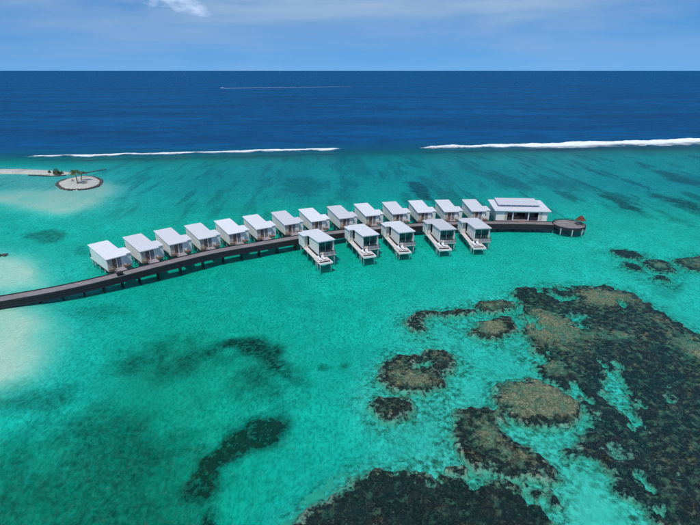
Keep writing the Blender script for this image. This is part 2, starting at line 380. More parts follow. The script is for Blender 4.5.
GRASS = [  # polygon, softness (m), strength
    ([(176, 452), (192, 441), (204, 424), (228.6, 411.4), (246, 405), (280, 402), (287.7, 409.3), (284, 418), (267, 424), (241.4, 433), (228, 446), (214, 452), (196, 458)], 1.9, 1.0),
    ([(160, 462), (190, 446), (222, 446), (222, 466), (214, 474), (192, 468)], 2.2, .85),
    ([(186, 498), (200, 482), (218, 476), (217, 489), (201, 504)], .9, .9), ([(203, 518), (216, 508), (232, 514), (236, 545), (205, 545)], 1.0, .9),
    ([(0, 430), (60, 420), (140, 430), (190, 460), (190, 560), (-60, 560), (-60, 440)], 6, .52),
    ([(205, 336), (225, 328), (250, 326), (275, 334), (292, 352), (298, 372), (290, 380), (268, 366), (245, 352), (222, 346)], 2.2, .85),
    ([(120, 352), (160, 336), (205, 330), (225, 345), (190, 362), (140, 372)], 5.0, .66),
    ([(240, 352), (275, 360), (290, 380), (262, 392), (235, 378)], 4.0, .6),
    ([(40, 420), (100, 395), (170, 400), (175, 440), (110, 470), (40, 460)], 3.5, .55),
    ([(-40, 455), (60, 470), (130, 470), (170, 500), (120, 540), (-40, 545)], 3.5, .42),
    ([(0, 390), (40, 380), (90, 385), (60, 405), (0, 420)], 3.0, .5),
    ([(96, 483), (104, 478), (111, 484), (103, 497), (97, 494)], .5, .8),
    ([(316, 360), (323, 355), (331, 357), (327, 363)], .5, .55), ([(333, 357), (341, 352), (349, 357), (343, 362)], .6, .55),
    ([(265, 475), (274, 474), (284, 479), (278, 482)], .3, .7),
    ([(176, 330), (186, 327), (191, 333), (182, 338)], 1.0, .5), ([(118, 355), (128, 352), (128, 357)], .6, .5),
    ([(596, 193), (612, 196), (640, 208), (646, 213), (628, 211), (606, 201)], 1.6, .85),
    ([(644, 168), (672, 173), (704, 183), (704, 188), (668, 181)], 2.5, .8),
    ([(640, 190), (668, 196), (704, 206), (704, 215), (672, 205)], 3.0, .85),
    ([(655, 215), (700, 230), (704, 226), (676, 216)], 3.0, .5),
    ([(404, 182), (424, 181), (436, 194), (431, 203), (416, 196)], 1.6, .85),
    ([(424, 170), (440, 168), (448, 178), (436, 182)], 3, .4),
    ([(280, 178), (310, 174), (325, 186), (305, 198), (284, 192)], 5, .5), ([(330, 190), (352, 186), (356, 196), (340, 202)], 3, .4),
    ([(520, 180), (560, 176), (600, 190), (560, 192)], 4, .45),
    ([(18, 236), (42, 230), (64, 233), (62, 241), (36, 244)], 2.2, .55), ([(95, 200), (103, 200), (100, 204)], 2, .2),
    ([(70, 247), (88, 242), (92, 250), (84, 256)], 1.6, .35),
    ([(300, 300), (330, 296), (350, 305), (325, 312)], 4, .2),
    ([(60, 310), (100, 300), (130, 305), (96, 322)], 2.5, .35),
    ([(640, 283), (672, 281), (690, 292), (664, 300)], 1.5, .3),
]
PALE = [([(-100, 250), (20, 252), (46, 268), (52, 288), (-100, 296)], 4), ([(-100, 300), (40, 303), (58, 318), (52, 350), (28, 378), (-100, 410)], 4),
        ([(-40, 196), (20, 188), (50, 190), (110, 178), (122, 190), (92, 206), (70, 214), (40, 214)], 5),
        ([(560, 450), (600, 462), (612, 484), (650, 510), (640, 540), (560, 540), (556, 486), (520, 470)], 1.2),
        ([(505, 418), (540, 432), (562, 452), (546, 456), (512, 436)], 1.0), ([(460, 455), (520, 474), (552, 482), (520, 484), (466, 472)], .8)]

gx = axis(-82, 82, .42, 1.035, 3000); gy = axis(20, 140, .42, 1.022, 3000)
gy = gy[gy > -300]
SX, SY = np.meshgrid(gx, gy)
D = depth_field(SX, SY)
for a_, k_ in SPECS:          # sand banks up around the reefs
    if a_[1] < -.5: continue
    P = ground_poly(a_[0], 0, 1); xs = [p[0] for p in P]; ys = [p[1] for p in P]
    m = (SX > min(xs) - 9) & (SX < max(xs) + 9) & (SY > min(ys) - 9) & (SY < max(ys) + 9)
    w = smooth(-7.5, .3, poly_sdf(SX[m], SY[m], P)) * (.94 if a_[1] > -.05 else .6)
    D[m] = D[m] * (1 - w) + np.minimum(D[m], .88) * w
halo = np.zeros_like(SX)
for a_, k_ in SPECS:
    P = ground_poly(a_[0], 0, 1); xs = [p[0] for p in P]; ys = [p[1] for p in P]
    m = (SX > min(xs) - 6) & (SX < max(xs) + 6) & (SY > min(ys) - 6) & (SY < max(ys) + 6)
    halo[m] = np.maximum(halo[m], smooth(-4.5, .0, poly_sdf(SX[m], SY[m], P) + 2.6 * fbm(SX[m] * .35, SY[m] * .35, 4, 55)))
wx = SX + 2.2 * fbm(SX * .11, SY * .11, 4, 21); wy = SY + 2.8 * fbm(SX * .11, SY * .11, 4, 31)
grass = np.zeros_like(SX)
for poly, soft, st in GRASS:
    P = ground_poly(poly, -1.0)
    xs = [p[0] for p in P]; ys = [p[1] for p in P]; mg = soft * 3 + 8
    m = (SX > min(xs) - mg) & (SX < max(xs) + mg) & (SY > min(ys) - mg) & (SY < max(ys) + mg)
    d = poly_sdf(wx[m], wy[m], P)
    grass[m] = np.maximum(grass[m], st * smooth(-soft, soft, d + soft * .9 * fbm(SX[m] * .35, SY[m] * .35, 4, 77)))
pale = np.zeros_like(SX)
for ip, (poly, soft) in enumerate(PALE):
    P = ground_poly(poly, 0)
    xs = [p[0] for p in P]; ys = [p[1] for p in P]; mg = soft * 3 + 8
    m = (SX > min(xs) - mg) & (SX < max(xs) + mg) & (SY > min(ys) - mg) & (SY < max(ys) + mg)
    sd_ = poly_sdf(wx[m], wy[m], P)
    pale[m] = np.maximum(pale[m], smooth(-soft, soft, sd_) * (1 if ip < 3 else .45))
    if ip < 3:      # very shallow banks
        w = smooth(-soft * 1.2, soft * 1.2, sd_); lo = (.13 if ip < 2 else .10) + .06 * (fbm(SX[m] * .2, SY[m] * .15, 3, 15) + .3)
        D[m] = D[m] * (1 - w) + np.minimum(D[m], np.maximum(lo, .02)) * w
# the reef flat: rubble and weed between lagoon sand and breakers
spx, spy = survey(SX, SY)
rub = smooth(215, 172, spy + 10 * fbm(SX * .05, SY * .05, 3, 3)) * smooth(-90, -40, SX + (SY - 190) * -.25)
rub = np.clip(rub * (.75 + .5 * fbm(SX * .10, SY * .03, 4, 44)), 0, 1) * (1 - pale)
streak = smooth(.05, .5, fbm(SX * .12 + SY * .012, SY * .022, 4, 91)) * smooth(225, 190, spy) * smooth(150, 156, spy) * (1 - pale)
streak *= smooth(-60, 40, SX)
grass = np.maximum(grass, streak * .55 * smooth(150, 300, spx))
fine = smooth(.0, .55, fbm(SX * .30 + SY * .02, SY * .05, 4, 191)) * smooth(232, 200, spy) * smooth(148, 154, spy) * (1 - pale)
grass = np.maximum(grass, fine * (.42 + .22 * smooth(300, 600, spx)))

# sand islets rise out of the water (left, towards the breakers)
ISLET = ground_poly([(56, 184.5), (62, 181), (72, 178.5), (84, 176.5), (95, 177.5), (101.5, 181), (100, 185.5), (91, 188.8), (78, 190.2), (64, 190)], 0, 2)
SPIT = ground_poly([(-140, 169), (-60, 168.5), (0, 168.6), (40, 168.8), (60, 170.5), (74, 172), (80, 173.2), (68, 175), (52, 176.6), (34, 175.2), (0, 174.2), (-60, 175), (-140, 178)], 0, 2)
d_spit = poly_sdf(SX, SY, SPIT) + .8 * fbm(SX * .2, SY * .2, 3, 8)
d_isl = poly_sdf(SX, SY, ISLET)
Z = -D
near_spit = smooth(-14, 2, d_spit)
Z = np.where(d_spit > -14, Z * (1 - near_spit) + near_spit * (-.25 + .9 * smooth(-1, 6, d_spit)), Z)
Z = np.where(d_isl > -3, np.maximum(Z, -.5 + 1.0 * smooth(-1.5, .8, d_isl) + .35 * smooth(0, 4, d_isl) + .05 * fbm(SX, SY, 3, 2)), Z)
dry = smooth(-.05, .15, Z)
pale = np.maximum(pale, dry)

m = Mat('seabed_sand'); v = m.pos()
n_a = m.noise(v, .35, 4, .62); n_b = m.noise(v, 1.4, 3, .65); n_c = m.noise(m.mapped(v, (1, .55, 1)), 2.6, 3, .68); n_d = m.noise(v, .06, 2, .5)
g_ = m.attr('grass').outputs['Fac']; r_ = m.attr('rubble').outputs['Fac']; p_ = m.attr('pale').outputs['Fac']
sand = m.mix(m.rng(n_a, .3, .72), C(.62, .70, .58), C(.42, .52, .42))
sand = m.mix(m.rng(n_c, .42, .66, 0., .75), sand, C(.17, .26, .20))  # fine mottle paints the water's ripple and caustic light into the sand
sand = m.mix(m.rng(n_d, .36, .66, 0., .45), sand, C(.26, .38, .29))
pal = m.mix(m.rng(n_b, .3, .75, 0., 1.), C(.66, .66, .51), C(.52, .525, .40))
pal = m.mix(m.attr('dry').outputs['Fac'], pal, m.mix(m.rng(n_b, .3, .7), C(.52, .50, .45), C(.41, .39, .35)))
base = m.mix(p_, sand, pal)
rb = m.mix(m.rng(n_b, .34, .66), C(.42, .50, .53), C(.08, .14, .155))
base = m.mix(m.math('MULTIPLY', r_, m.rng(n_a, .25, .62, .45, 1.)), base, rb)
hl = m.math('MULTIPLY', m.attr('halo').outputs['Fac'], m.rng(n_b, .42, .62))
base = m.mix(m.math('MULTIPLY', hl, .95), base, m.mix(m.rng(n_c, .4, .65), C(.20, .19, .12), C(.05, .06, .045)))
gn = m.math('ADD', g_, m.math('MULTIPLY', m.math('SUBTRACT', n_b, .5), m.math('MULTIPLY', g_, 1.9)))
base = m.mix(m.rng(gn, .05, .95, 0., .96), base, m.mix(m.rng(n_c, .4, .7), C(.008, .018, .012), C(.036, .055, .03)))
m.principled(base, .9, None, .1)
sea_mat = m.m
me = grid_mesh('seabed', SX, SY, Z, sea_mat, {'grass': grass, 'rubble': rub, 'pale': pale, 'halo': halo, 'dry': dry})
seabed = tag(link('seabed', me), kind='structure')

# ------------------------------------------------------------------ the water body: clear, absorbing, with a rippled surface
ax_ = axis(-120, 120, 4, 1.09, 42000); ay_ = axis(0, 300, 4, 1.09, 42000)
WX, WY = np.meshgrid(ax_, ay_)
deep = np.maximum(smooth(-42, 30, WY - surf_line(WX)), .30 * smooth(105, 190, WY))
m = Mat('sea_water'); v = m.pos()
dp = m.attr('deep').outputs['Fac']
rip = m.noise(m.mapped(v, (1, 1.25, 1), (0, 0, R(20))), 1.7, 3, .72)
wav = m.noise(m.mapped(v, (.5, 1, 1), (0, 0, R(-14))), .22, 2, .55)
swell = m.noise(m.mapped(v, (.25, 1, 1), (0, 0, R(6))), .035, 2, .6)
h = m.math('ADD', m.math('MULTIPLY', rip, .33), m.math('MULTIPLY', wav, .30))
h = m.math('ADD', h, m.math('MULTIPLY', m.math('MULTIPLY', swell, 2.6), dp))
nrm = m.bump(h, 1.0, 1.0)
fres = m.node('ShaderNodeFresnel', {'IOR': 1.333, 'Normal': nrm}).outputs[0]
fres = m.math('MINIMUM', m.math('MULTIPLY', fres, .5), .075)
gl = m.node('ShaderNodeBsdfGlossy', {'Color': C(1, 1, 1), 'Roughness': .10, 'Normal': nrm}).outputs[0]
tr = m.node('ShaderNodeBsdfTransparent', {'Color': C(.96, .985, .985)}).outputs[0]
ns = m.noise(m.mapped(v, (.22, 1, 1), (0, 0, R(5))), .017, 5, .66)
ns2 = m.noise(m.mapped(v, (.35, 1, 1)), .11, 3, .6)
oc = m.mix(m.rng(ns, .38, .62), C(.0, .120, .31), C(.0, .074, .20))
oc = m.mix(m.rng(ns2, .42, .62, 0., .55), oc, C(.0, .045, .14))
oc = m.mix(m.rng(dp, .35, 1.0), C(.0, .22, .36), oc)
df = m.node('ShaderNodeBsdfDiffuse', {'Color': oc, 'Normal': nrm}).outputs[0]
body = m.node('ShaderNodeMixShader', {0: m.rng(dp, 0, 1, .0, .80), 1: tr, 2: df}).outputs[0]
fin = m.node('ShaderNodeMixShader', {0: fres, 1: body, 2: gl}).outputs[0]
m.l.new(fin, m.out.inputs['Surface'])
va = m.node('ShaderNodeVolumeAbsorption', {'Color': C(0.0, 0.951, 0.934), 'Density': 1.0}).outputs[0]
m.l.new(va, m.out.inputs['Volume'])
me = grid_mesh('sea', WX, WY, np.zeros_like(WX), m.m, {'deep': deep})
bm = bmesh.new(); bm.from_mesh(me)
edges = [e for e in bm.edges if e.is_boundary]
ret = bmesh.ops.extrude_edge_only(bm, edges=edges)
for vv in ret['geom']:
    if isinstance(vv, bmesh.types.BMVert): vv.co.z = -70
bmesh.ops.holes_fill(bm, edges=[e for e in bm.edges if e.is_boundary and e.verts[0].co.z < -1], sides=0)
bmesh.ops.recalc_face_normals(bm, faces=bm.faces)
bm.to_mesh(me); bm.free()
sea = tag(link('sea', me), kind='structure')
# ocean floor far out
MB().slab([(-42000, -42000, -72), (42000, -42000, -72), (42000, 42000, -72), (-42000, 42000, -72)], 1).build('ocean_floor', sea_mat)['kind'] = 'structure'

#@@REEFS
# ------------------------------------------------------------------ coral reef patches
m = Mat('reef_coral'); v = m.pos()
t_ = m.attr('tan').outputs['Fac']; e_ = m.attr('rim').outputs['Fac']; hd = m.attr('head').outputs['Fac']
n1 = m.noise(v, 1.1, 4, .65); n2 = m.noise(v, 3.2, 3, .65); n3 = m.noise(v, .28, 2, .55); n4 = m.noise(v, 6.5, 2, .6)
dark = m.mix(m.rng(n2, .35, .68), C(.003, .005, .005), C(.022, .027, .022))
dark = m.mix(m.rng(n3, .45, .7, 0., .6), dark, C(.010, .028, .026))
dark = m.mix(m.rng(m.noise(v, .8, 3, .7), .56, .70, 0., .8), dark, C(.075, .10, .065))
brn = m.mix(m.rng(n2, .32, .66), C(.066, .084, .045), C(.245, .275, .17))
brn = m.mix(m.rng(n4, .46, .66, 0., .65), brn, C(.026, .032, .020))
f = m.math('ADD', t_, m.math('MULTIPLY', m.math('SUBTRACT', n1, .5), 1.9))
f = m.math('SUBTRACT', f, m.math('MULTIPLY', e_, .55))
cc = m.mix(m.rng(f, .28, .72), dark, brn)
sp = m.rng(n4, .58, .68)
cc = m.mix(m.math('MULTIPLY', sp, m.rng(hd, .2, .7, .05, .35)), cc, C(.25, .25, .17))
cov = m.rng(m.math('ADD', m.attr('inner').outputs['Fac'], m.math('MULTIPLY', m.math('SUBTRACT', m.noise(v, 1.7, 3, .7), .5), 4.4)), -.1, 1.0)
cc = m.mix(cov, m.mix(n2, C(.40, .42, .30), C(.30, .33, .23)), cc)
m.principled(cc, .9, None, .08)
reef_mat = m.m

def reef(pts, top, tan, label, step=.28, tans=(), holes=(), soft=1.3, lump=.34, relief=.10, name='coral_reef', group='coral reef patches in the lagoon', head=.95, warp=.8, pockets=.0):
    P = ground_poly(pts, 0, 1)
    xs = [p[0] for p in P]; ys = [p[1] for p in P]; cx, cy = sum(xs) / len(xs), sum(ys) / len(ys); mg = soft + 2.2
    ax = np.arange(min(xs) - mg, max(xs) + mg, step); ay = np.arange(min(ys) - mg, max(ys) + mg, step)
    X, Y = np.meshgrid(ax, ay)
    X = X + step * .3 * (_hash(np.floor(X * 50), np.floor(Y * 50), 3) - .5); Y = Y + step * .3 * (_hash(np.floor(X * 50), np.floor(Y * 50), 4) - .5)
    QX = X + warp * fbm(X * .45, Y * .45, 4, 61); QY = Y + warp * fbm(X * .45, Y * .45, 4, 71)
    d = poly_sdf(QX, QY, P)
    for hp, hs in holes:
        dh = poly_sdf(QX, QY, ground_poly(hp, 0, 1)); d = np.minimum(d, -dh + hs)
    d = d + .45 + .6 * fbm(X * .5, Y * .5, 3, 37) + .55 * fbm(X * 1.3, Y * 1.3, 4, 97) + .35 * (domes(X / .8, Y / .8, 19) - .3) * smooth(2.0, 0, np.abs(d))
    dep = np.minimum(depth_field(X, Y), .95 if top > -.5 else 9)
    if pockets: d = d - pockets * smooth(.16, .5, fbm(X * .45, Y * .32, 4, 83)) * 3
    body = smooth(-soft * .9, soft * 1.1, d)
    dm = domes(X / head, Y / head, 11); dm2 = domes(X / (head * .38), Y / (head * .38), 12)
    tn = np.full_like(X, float(tan))
    for (px, py, rx, ry, s) in tans:
        a, b = site(px, py); a2, _ = site(px + rx, py); _, b2 = site(px, py - ry)
        w = np.exp(-(((X - a) / (a2 - a)) ** 2 + ((Y - b) / (b2 - b)) ** 2)); tn = tn + (s - tan) * w
    rim = 1 - smooth(.3, 2.2, d)
    crest = np.clip(tn * 1.1, 0, 1) * smooth(.2, 2.0, d)
    tz = top - .30 + .26 * crest
    z = -dep - .25 + (dep + .25 + tz) * body + body * (lump * (dm - .3) + lump * .45 * (dm2 - .3) + relief * fbm(X * .35, Y * .35, 3, 13))
    me = grid_mesh(name, X - cx, Y - cy, z, reef_mat, {'tan': tn, 'rim': rim, 'head': dm2, 'inner': np.clip(d, -2, 4)}, keep=d > -soft * .95)
    o = link(name, me, None, (cx, cy, 0))
    return tag(o, label, 'coral reef', group)

for a_, k_ in SPECS: reef(*a_, **k_)

#@@ISLET
# ------------------------------------------------------------------ rock revetment round the islet, palms, shrub
m = Mat('wet_rock'); v = m.pos(); n1 = m.noise(v, 2.2, 5, .6)
m.principled(m.mix(m.rng(n1, .3, .7), C(.035, .035, .035), C(.11, .10, .09)), .7, m.bump(n1, .7, .1), .3)
rock_mat = m.m
def rock_shape(seed):
    rg = random.Random(seed); bm = bmesh.new(); bmesh.ops.create_icosphere(bm, subdivisions=1, radius=1)
    for vv in bm.verts: vv.co *= rg.uniform(.72, 1.15); vv.co.z *= .75
    V = [tuple(x.co) for x in bm.verts]; F = [tuple(x.index for x in f.verts) for f in bm.faces]; bm.free(); return V, F
SH = [rock_shape(i) for i in range(6)]
def rocks_along(line, n, size, spread, z0, name, rng, weight=None):
    b = MB(); L = [Vector((p[0], p[1], 0)) for p in line]
    seg = [(L[i], L[(i + 1) % len(L)]) for i in range(len(L))]; tot = sum((a - c).length for a, c in seg)
    for a, c in seg:
        for _ in range(max(1, int(n * (a - c).length / tot))):
            p = a.lerp(c, rng.random()); w = 1 if weight is None else weight(p)
            if rng.random() > w: continue
            d = (c - a).normalized(); nn = Vector((d.y, -d.x, 0)); p = p + nn * rng.uniform(-spread, spread)
            s = size * rng.uniform(.6, 1.3); V, F = SH[rng.randrange(6)]; M = Matrix.Rotation(rng.uniform(0, 6.28), 3, 'Z'); k = len(b.v)
            for q in V:
                q = M @ Vector(q); b.v.append((p.x + q.x * s, p.y + q.y * s, z0 + rng.uniform(-.02, .02) + q.z * s))
            b.f += [tuple(k + i for i in f) for f in F]
    return b
ro = rocks_along(ISLET, 620, .42, .5, .16, 'rocks', random.Random(5)).build('rock_edging', rock_mat)
tag(ro, 'ring of dark boulders edging the round sand islet', 'rocks', kind='stuff')
rs = rocks_along([p for p in SPIT if p[1] < 192 and p[0] > -150], 260, .24, .35, .02, 'rocks', random.Random(6), lambda p: .75).build('shore_rocks', rock_mat)
tag(rs, 'dark rocks along the near shore of the sand spit', 'rocks', kind='stuff')
gx0, gy0 = site(80, 173.4); gx1, gy1 = site(106, 169)
rs2 = rocks_along([(gx0, gy0), ((gx0 + gx1) / 2, (gy0 + gy1) / 2 - 1), (gx1, gy1), ((gx0 + gx1) / 2, (gy0 + gy1) / 2 - .6)], 150, .26, .25, .0, 'rocks', random.Random(8)).build('rock_groyne', rock_mat)
tag(rs2, 'thin dark line of rocks running out from the sand spit', 'rocks', kind='stuff')
# rock shelf at the left edge
x0, y0 = site(-4, 255)
b = rocks_along([(x0 - 5, y0 + 1), (x0, y0 + .6), (x0 + 2.4, y0), (x0 - 2, y0 - .3)], 46, .34, .5, .02, 'rocks', random.Random(9))
tag(b.build('shallow_rocks', rock_mat), 'low grey rocks breaking the shallow water at the left edge', 'rocks', kind='stuff')

bark = timber('palm_bark', (.16, .12, .085), (.26, .21, .15), (8, 8, 22))
m = Mat('palm_leaf'); v = m.obj(); n1 = m.noise(v, 1.8, 3)
m.principled(m.mix(m.rng(n1, .3, .7), C(.035, .075, .02), C(.10, .12, .035)), .55, None, .4); leaf = m.m
m = Mat('shrub_leaf'); v = m.obj(); n1 = m.noise(v, 2.5, 3)
m.principled(m.mix(m.rng(n1, .3, .7), C(.025, .05, .02), C(.06, .09, .03)), .6, None, .3); shrub_leaf = m.m
def palm(x, y, z, h, lean, seed, label, nf=24):
    rg = random.Random(seed); t = empty('palm_tree', (x, y, z)); top = Vector((lean[0], lean[1], h))
    pts = [Vector((lean[0] * (k / 7) ** 1.6, lean[1] * (k / 7) ** 1.6, h * k / 7)) for k in range(8)]
    MB().tube([p - Vector((0, 0, .2 if i == 0 else 0)) for i, p in enumerate(pts)], [.22 - .015 * k for k in range(8)], 8).build('trunk', bark, t, smooth_=True)
    b = MB()
    for k in range(nf):
        a = k * 2.4 + rg.uniform(-.2, .2); L = rg.uniform(1.9, 2.6); up = rg.uniform(-.35, 1.2)
        prev = None; dirv = Vector((math.cos(a), math.sin(a), 0)); side = Vector((-math.sin(a), math.cos(a), 0))
        n = 12; spine = [top + dirv * (L * s * math.cos(up * .6)) + Vector((0, 0, L * (up * s - (.55 + .5 * up) * s * s))) for s in [i / n for i in range(n + 1)]]
        for i in range(1, n):
            s = i / n; w = .95 * math.sin(math.pi * min(1, s * .9 + .12)) ** .7 * L * .32; p = spine[i]; q = spine[i + 1]
            for sg in (-1, 1):
                tip = p + side * sg * w + dirv * w * .55 - Vector((0, 0, w * .45)); k0 = len(b.v)
                b.v += [tuple(p), tuple(p.lerp(q, .95)), tuple(tip)]; b.f.append((k0, k0 + 1, k0 + 2))
        kk = len(b.v); wv = side * .035
        for i in range(n):
            k0 = len(b.v); b.v += [tuple(spine[i] - wv), tuple(spine[i] + wv), tuple(spine[i + 1] + wv * .6), tuple(spine[i + 1] - wv * .6)]; b.f.append((k0, k0 + 1, k0 + 2, k0 + 3))
    me = bpy.data.meshes.new('crown'); me.from_pydata(b.v, [], b.f); me.materials.append(leaf); link('crown', me, t)
    tag(t, label, 'palm tree', 'palms on the islet'); return t
def bush(x, y, z, rx, ry, rz_, n, seed, label):
    rg = random.Random(seed); t = empty('shrub', (x, y, z)); b = MB()
    for _ in range(n):
        while True:
            p = Vector((rg.uniform(-1, 1), rg.uniform(-1, 1), rg.uniform(0, 1)))
            if .3 < p.length < 1: break
        lob = 1 + .35 * math.sin(3.1 * p.x + seed) * math.cos(2.3 * p.y)
        p = Vector((p.x * rx * lob, p.y * ry * lob, p.z * rz_ * lob)); s = rg.uniform(.10, .24)
        d1 = Vector((rg.gauss(0, 1), rg.gauss(0, 1), rg.gauss(0, 1))).normalized(); d2 = d1.orthogonal().normalized(); k = len(b.v)
        b.v += [tuple(p - d1 * s), tuple(p + d2 * s * .5), tuple(p + d1 * s), tuple(p - d2 * s * .5)]; b.f.append((k, k + 1, k + 2, k + 3))
    me = bpy.data.meshes.new('foliage'); me.from_pydata(b.v, [], b.f); me.materials.append(shrub_leaf); link('foliage', me, t)
    s = MB()
    for k in range(5):
        a = k * 1.26; s.tube([(0, 0, -.1), (math.cos(a) * rx * .3, math.sin(a) * ry * .3, rz_ * .35), (math.cos(a) * rx * .6, math.sin(a) * ry * .6, rz_ * .7)], [.07, .05, .02], 5)
    s.build('stem', bark, t)
    tag(t, label, 'shrub', 'shrubs on the sand spit'); return t
px_, py_ = site(78, 184, .7); palm(px_, py_, .72, 4.6, (-.35, .2), 3, 'tall palm in the middle of the round sand islet')
px_, py_ = site(81.5, 181, .7); palm(px_, py_, .72, 3.2, (.75, .3), 4, 'shorter leaning palm right behind the tall one on the islet', 13)
px_, py_ = site(57, 174, .5); bush(px_, py_, .5, 1.7, 1.3, 1.9, 620, 2, 'round dark green shrub on the sand spit')
px_, py_ = site(49.5, 172.8, .5); bush(px_, py_, .5, .55, .5, 1.3, 130, 5, 'small shrub left of the round one on the sand spit')
px_, py_ = site(61, 173.2, .5); bush(px_, py_, .5, .9, .8, .9, 200, 6, 'low shrub right of the round one on the sand spit')
weathered = timber('weathered_wood', (.17, .15, .14), (.30, .27, .25))
def beach_bed(px, py, rz, label):
    x, y = site(px, py, .8); t = empty('beach_lounger', (x, y, .80), rz)
    MB().box(-.35, .35, -.95, .35, .28, .36).build('seat', weathered, t)
    MB().slab([(-.35, .36, .36), (.35, .36, .36), (.35, .95, .75), (-.35, .95, .75)], .07).build('backrest', weathered, t)
    for sx in (-.3, .3):
        for sy in (-.85, .25): MB().box(sx - .03, sx + .03, sy - .03, sy + .03, -.1, .28).build('leg', weathered, t)
    tag(t, label, 'lounger', 'loungers on the islet')
beach_bed(72.5, 181.2, .4, 'wooden beach lounger left of the palms on the islet')
beach_bed(84.5, 183.6, -.3, 'wooden beach lounger right of the palms on the islet')

#@@SURF
# ------------------------------------------------------------------ breaking waves, boat and wake
m = Mat('white_water'); v = m.pos(); n1 = m.noise(m.mapped(v, (.6, 1, 1)), .9, 6, .65); n2 = m.noise(m.mapped(v, (.35, 1, 1)), .35, 5, .6)
fo = m.attr('foam').outputs['Fac']
a = m.math('ADD', fo, m.math('MULTIPLY', m.math('SUBTRACT', n1, .5), 1.1)); a = m.math('ADD', a, m.math('MULTIPLY', m.math('SUBTRACT', n2, .5), .9))
df = m.node('ShaderNodeBsdfDiffuse', {'Color': m.mix(m.rng(n1, .3, .7), C(.86, .88, .9), C(.72, .77, .82)), 'Normal': m.bump(n1, 1.0, .5)}).outputs[0]
tp = m.node('ShaderNodeBsdfTransparent').outputs[0]
m.l.new(m.node('ShaderNodeMixShader', {0: m.rng(a, .22, .85), 1: tp, 2: df}).outputs[0], m.out.inputs[0]); foam_mat = m.m
def breaker(pts, h0, wfront, wback, seed, label, fade=.08, nx=420, ny=26):
    """a breaking wave: crest, foaming face falling to the lagoon side, thin foam trailing; pts = crest line on the ground"""
    P = [Vector((*site(x, y, 0), 0)) for x, y in pts]
    acc = [0]
    for i in range(len(P) - 1): acc.append(acc[-1] + (P[i + 1] - P[i]).length)
    s = np.linspace(0, acc[-1], nx); cx = np.interp(s, acc, [p.x for p in P]); cy = np.interp(s, acc, [p.y for p in P])
    cy = cy + 1.2 * fbm(s * .05, s * 0 + seed, 3, seed)
    t = np.linspace(-1, 1, ny); S, T = np.meshgrid(s, t)
    u = S / acc[-1]; end = smooth(0, fade, u) * smooth(0, fade, 1 - u)
    var = np.clip(.75 + .7 * fbm(S * .08, S * 0 + 3.3, 4, seed + 1), .15, 2)
    wf = wfront(u) * np.clip(.8 + .7 * fbm(S * .09, S * 0, 4, seed + 5), .25, 2); off = np.where(T < 0, T * wf, T * wback)
    X = np.interp(S, s, cx); Y = np.interp(S, s, cy) + off
    prof = np.where(T < 0, np.exp(-(T * wf / 1.6) ** 2), np.exp(-(T * wback / 2.2) ** 2))
    Zz = .05 + h0 * var * end * prof + .12 * fbm(X * .8, Y * .8, 3, seed + 2) * end * prof + .03 * fbm(X * .5, Y * .5, 2, 4)
    fm = np.where(T < 0, 1.0 - .72 * smooth(.04, .7, -T), 1.0 - 1.5 * smooth(.15, .9, T)) 
    fm = fm * (.35 + .65 * end) - .75 * (1 - end) - .6 * smooth(.9, 1, np.abs(T)) + .32 * fbm(S * .05, S * 0, 3, seed + 9)
    c0, c1 = cx.mean(), cy.mean()
    me = grid_mesh('breaking_wave', X - c0, Y - c1, np.maximum(Zz, .03), foam_mat, {'foam': fm})
    o = link('breaking_wave', me, None, (c0, c1, 0)); tag(o, label, 'wave', 'waves breaking on the reef edge')
breaker([(14, 157.2), (70, 155.9), (130, 154.5), (200, 152.6), (260, 150.8), (320, 149.2), (350, 148.7)], .62, lambda u: 3.0 + 6 * u, 2.6, 5, 'long thin breaking wave on the left, towards the islet')
breaker([(410, 149.0), (440, 147.8), (480, 146.4), (540, 145.0), (600, 143.2), (650, 141.6), (700, 140.2), (800, 137.4)], 1.3, lambda u: 6 + 15 * smooth(.05, .6, u), 7.0, 15, 'broad breaking wave on the right, running to the picture edge', .05)
# spray tufts on the right-hand breaker are part of its crest; a dark unbroken swell face ahead of it
bx, by = site(222.5, 88.3)
wk = []
nx = 160; s = np.linspace(0, 1, nx); t = np.linspace(-1, 1, 7); S, T = np.meshgrid(s, t)
ex, ey = site(352, 86.6)
X = bx + 4 + (ex - bx) * S; Y = by + (ey - by) * S + T * (3.0 + 9 * S) + 10 * np.sin(S * 2.2) * S
fm = (1.05 - .85 * S ** .7) * (1 - .5 * np.abs(T)) + .1
me = grid_mesh('boat_wake', X - bx, Y - by, .06 + .12 * (1 - np.abs(T)) * (1 - S), foam_mat, {'foam': fm})
tag(link('boat_wake', me, None, (bx, by, 0)), 'long white wake trailing right behind the distant motor boat', 'wake', kind='stuff')
hullw = painted('boat_paint', (.78, .8, .8), .05); glassd = painted('dark_glass', (.03, .05, .06), .1, .15)
t = empty('motor_boat', (bx, by, .1), math.pi / 2 + math.pi / 2)
b = MB(); st = [(-4.2, 1.25, 0), (-1, 1.4, 0), (2, 1.15, .1), (3.8, .5, .35), (4.6, .04, .6)]; 
for x, w, r in st:
    b.v += [(x, -w, 1.0 + r), (x, -w * .75, .1 + r * .4), (x, 0, -.35 + r * .9), (x, w * .75, .1 + r * .4), (x, w, 1.0 + r)]
for i in range(4):
    for k in range(4): b.f.append((i * 5 + k, i * 5 + k + 1, i * 5 + 6 + k, i * 5 + 5 + k))
    b.f.append((i * 5 + 4, i * 5, i * 5 + 5, i * 5 + 9))
b.f += [(4, 3, 2, 1, 0), (20, 21, 22, 23, 24)]
b.build('hull', hullw, t)
MB().box(-1.6, 1.0, -.9, .9, 1.0, 2.3, top=lambda x, y: 2.3 - (.15 if x > 0 else 0)).build('cabin', hullw, t, bevel=.08)
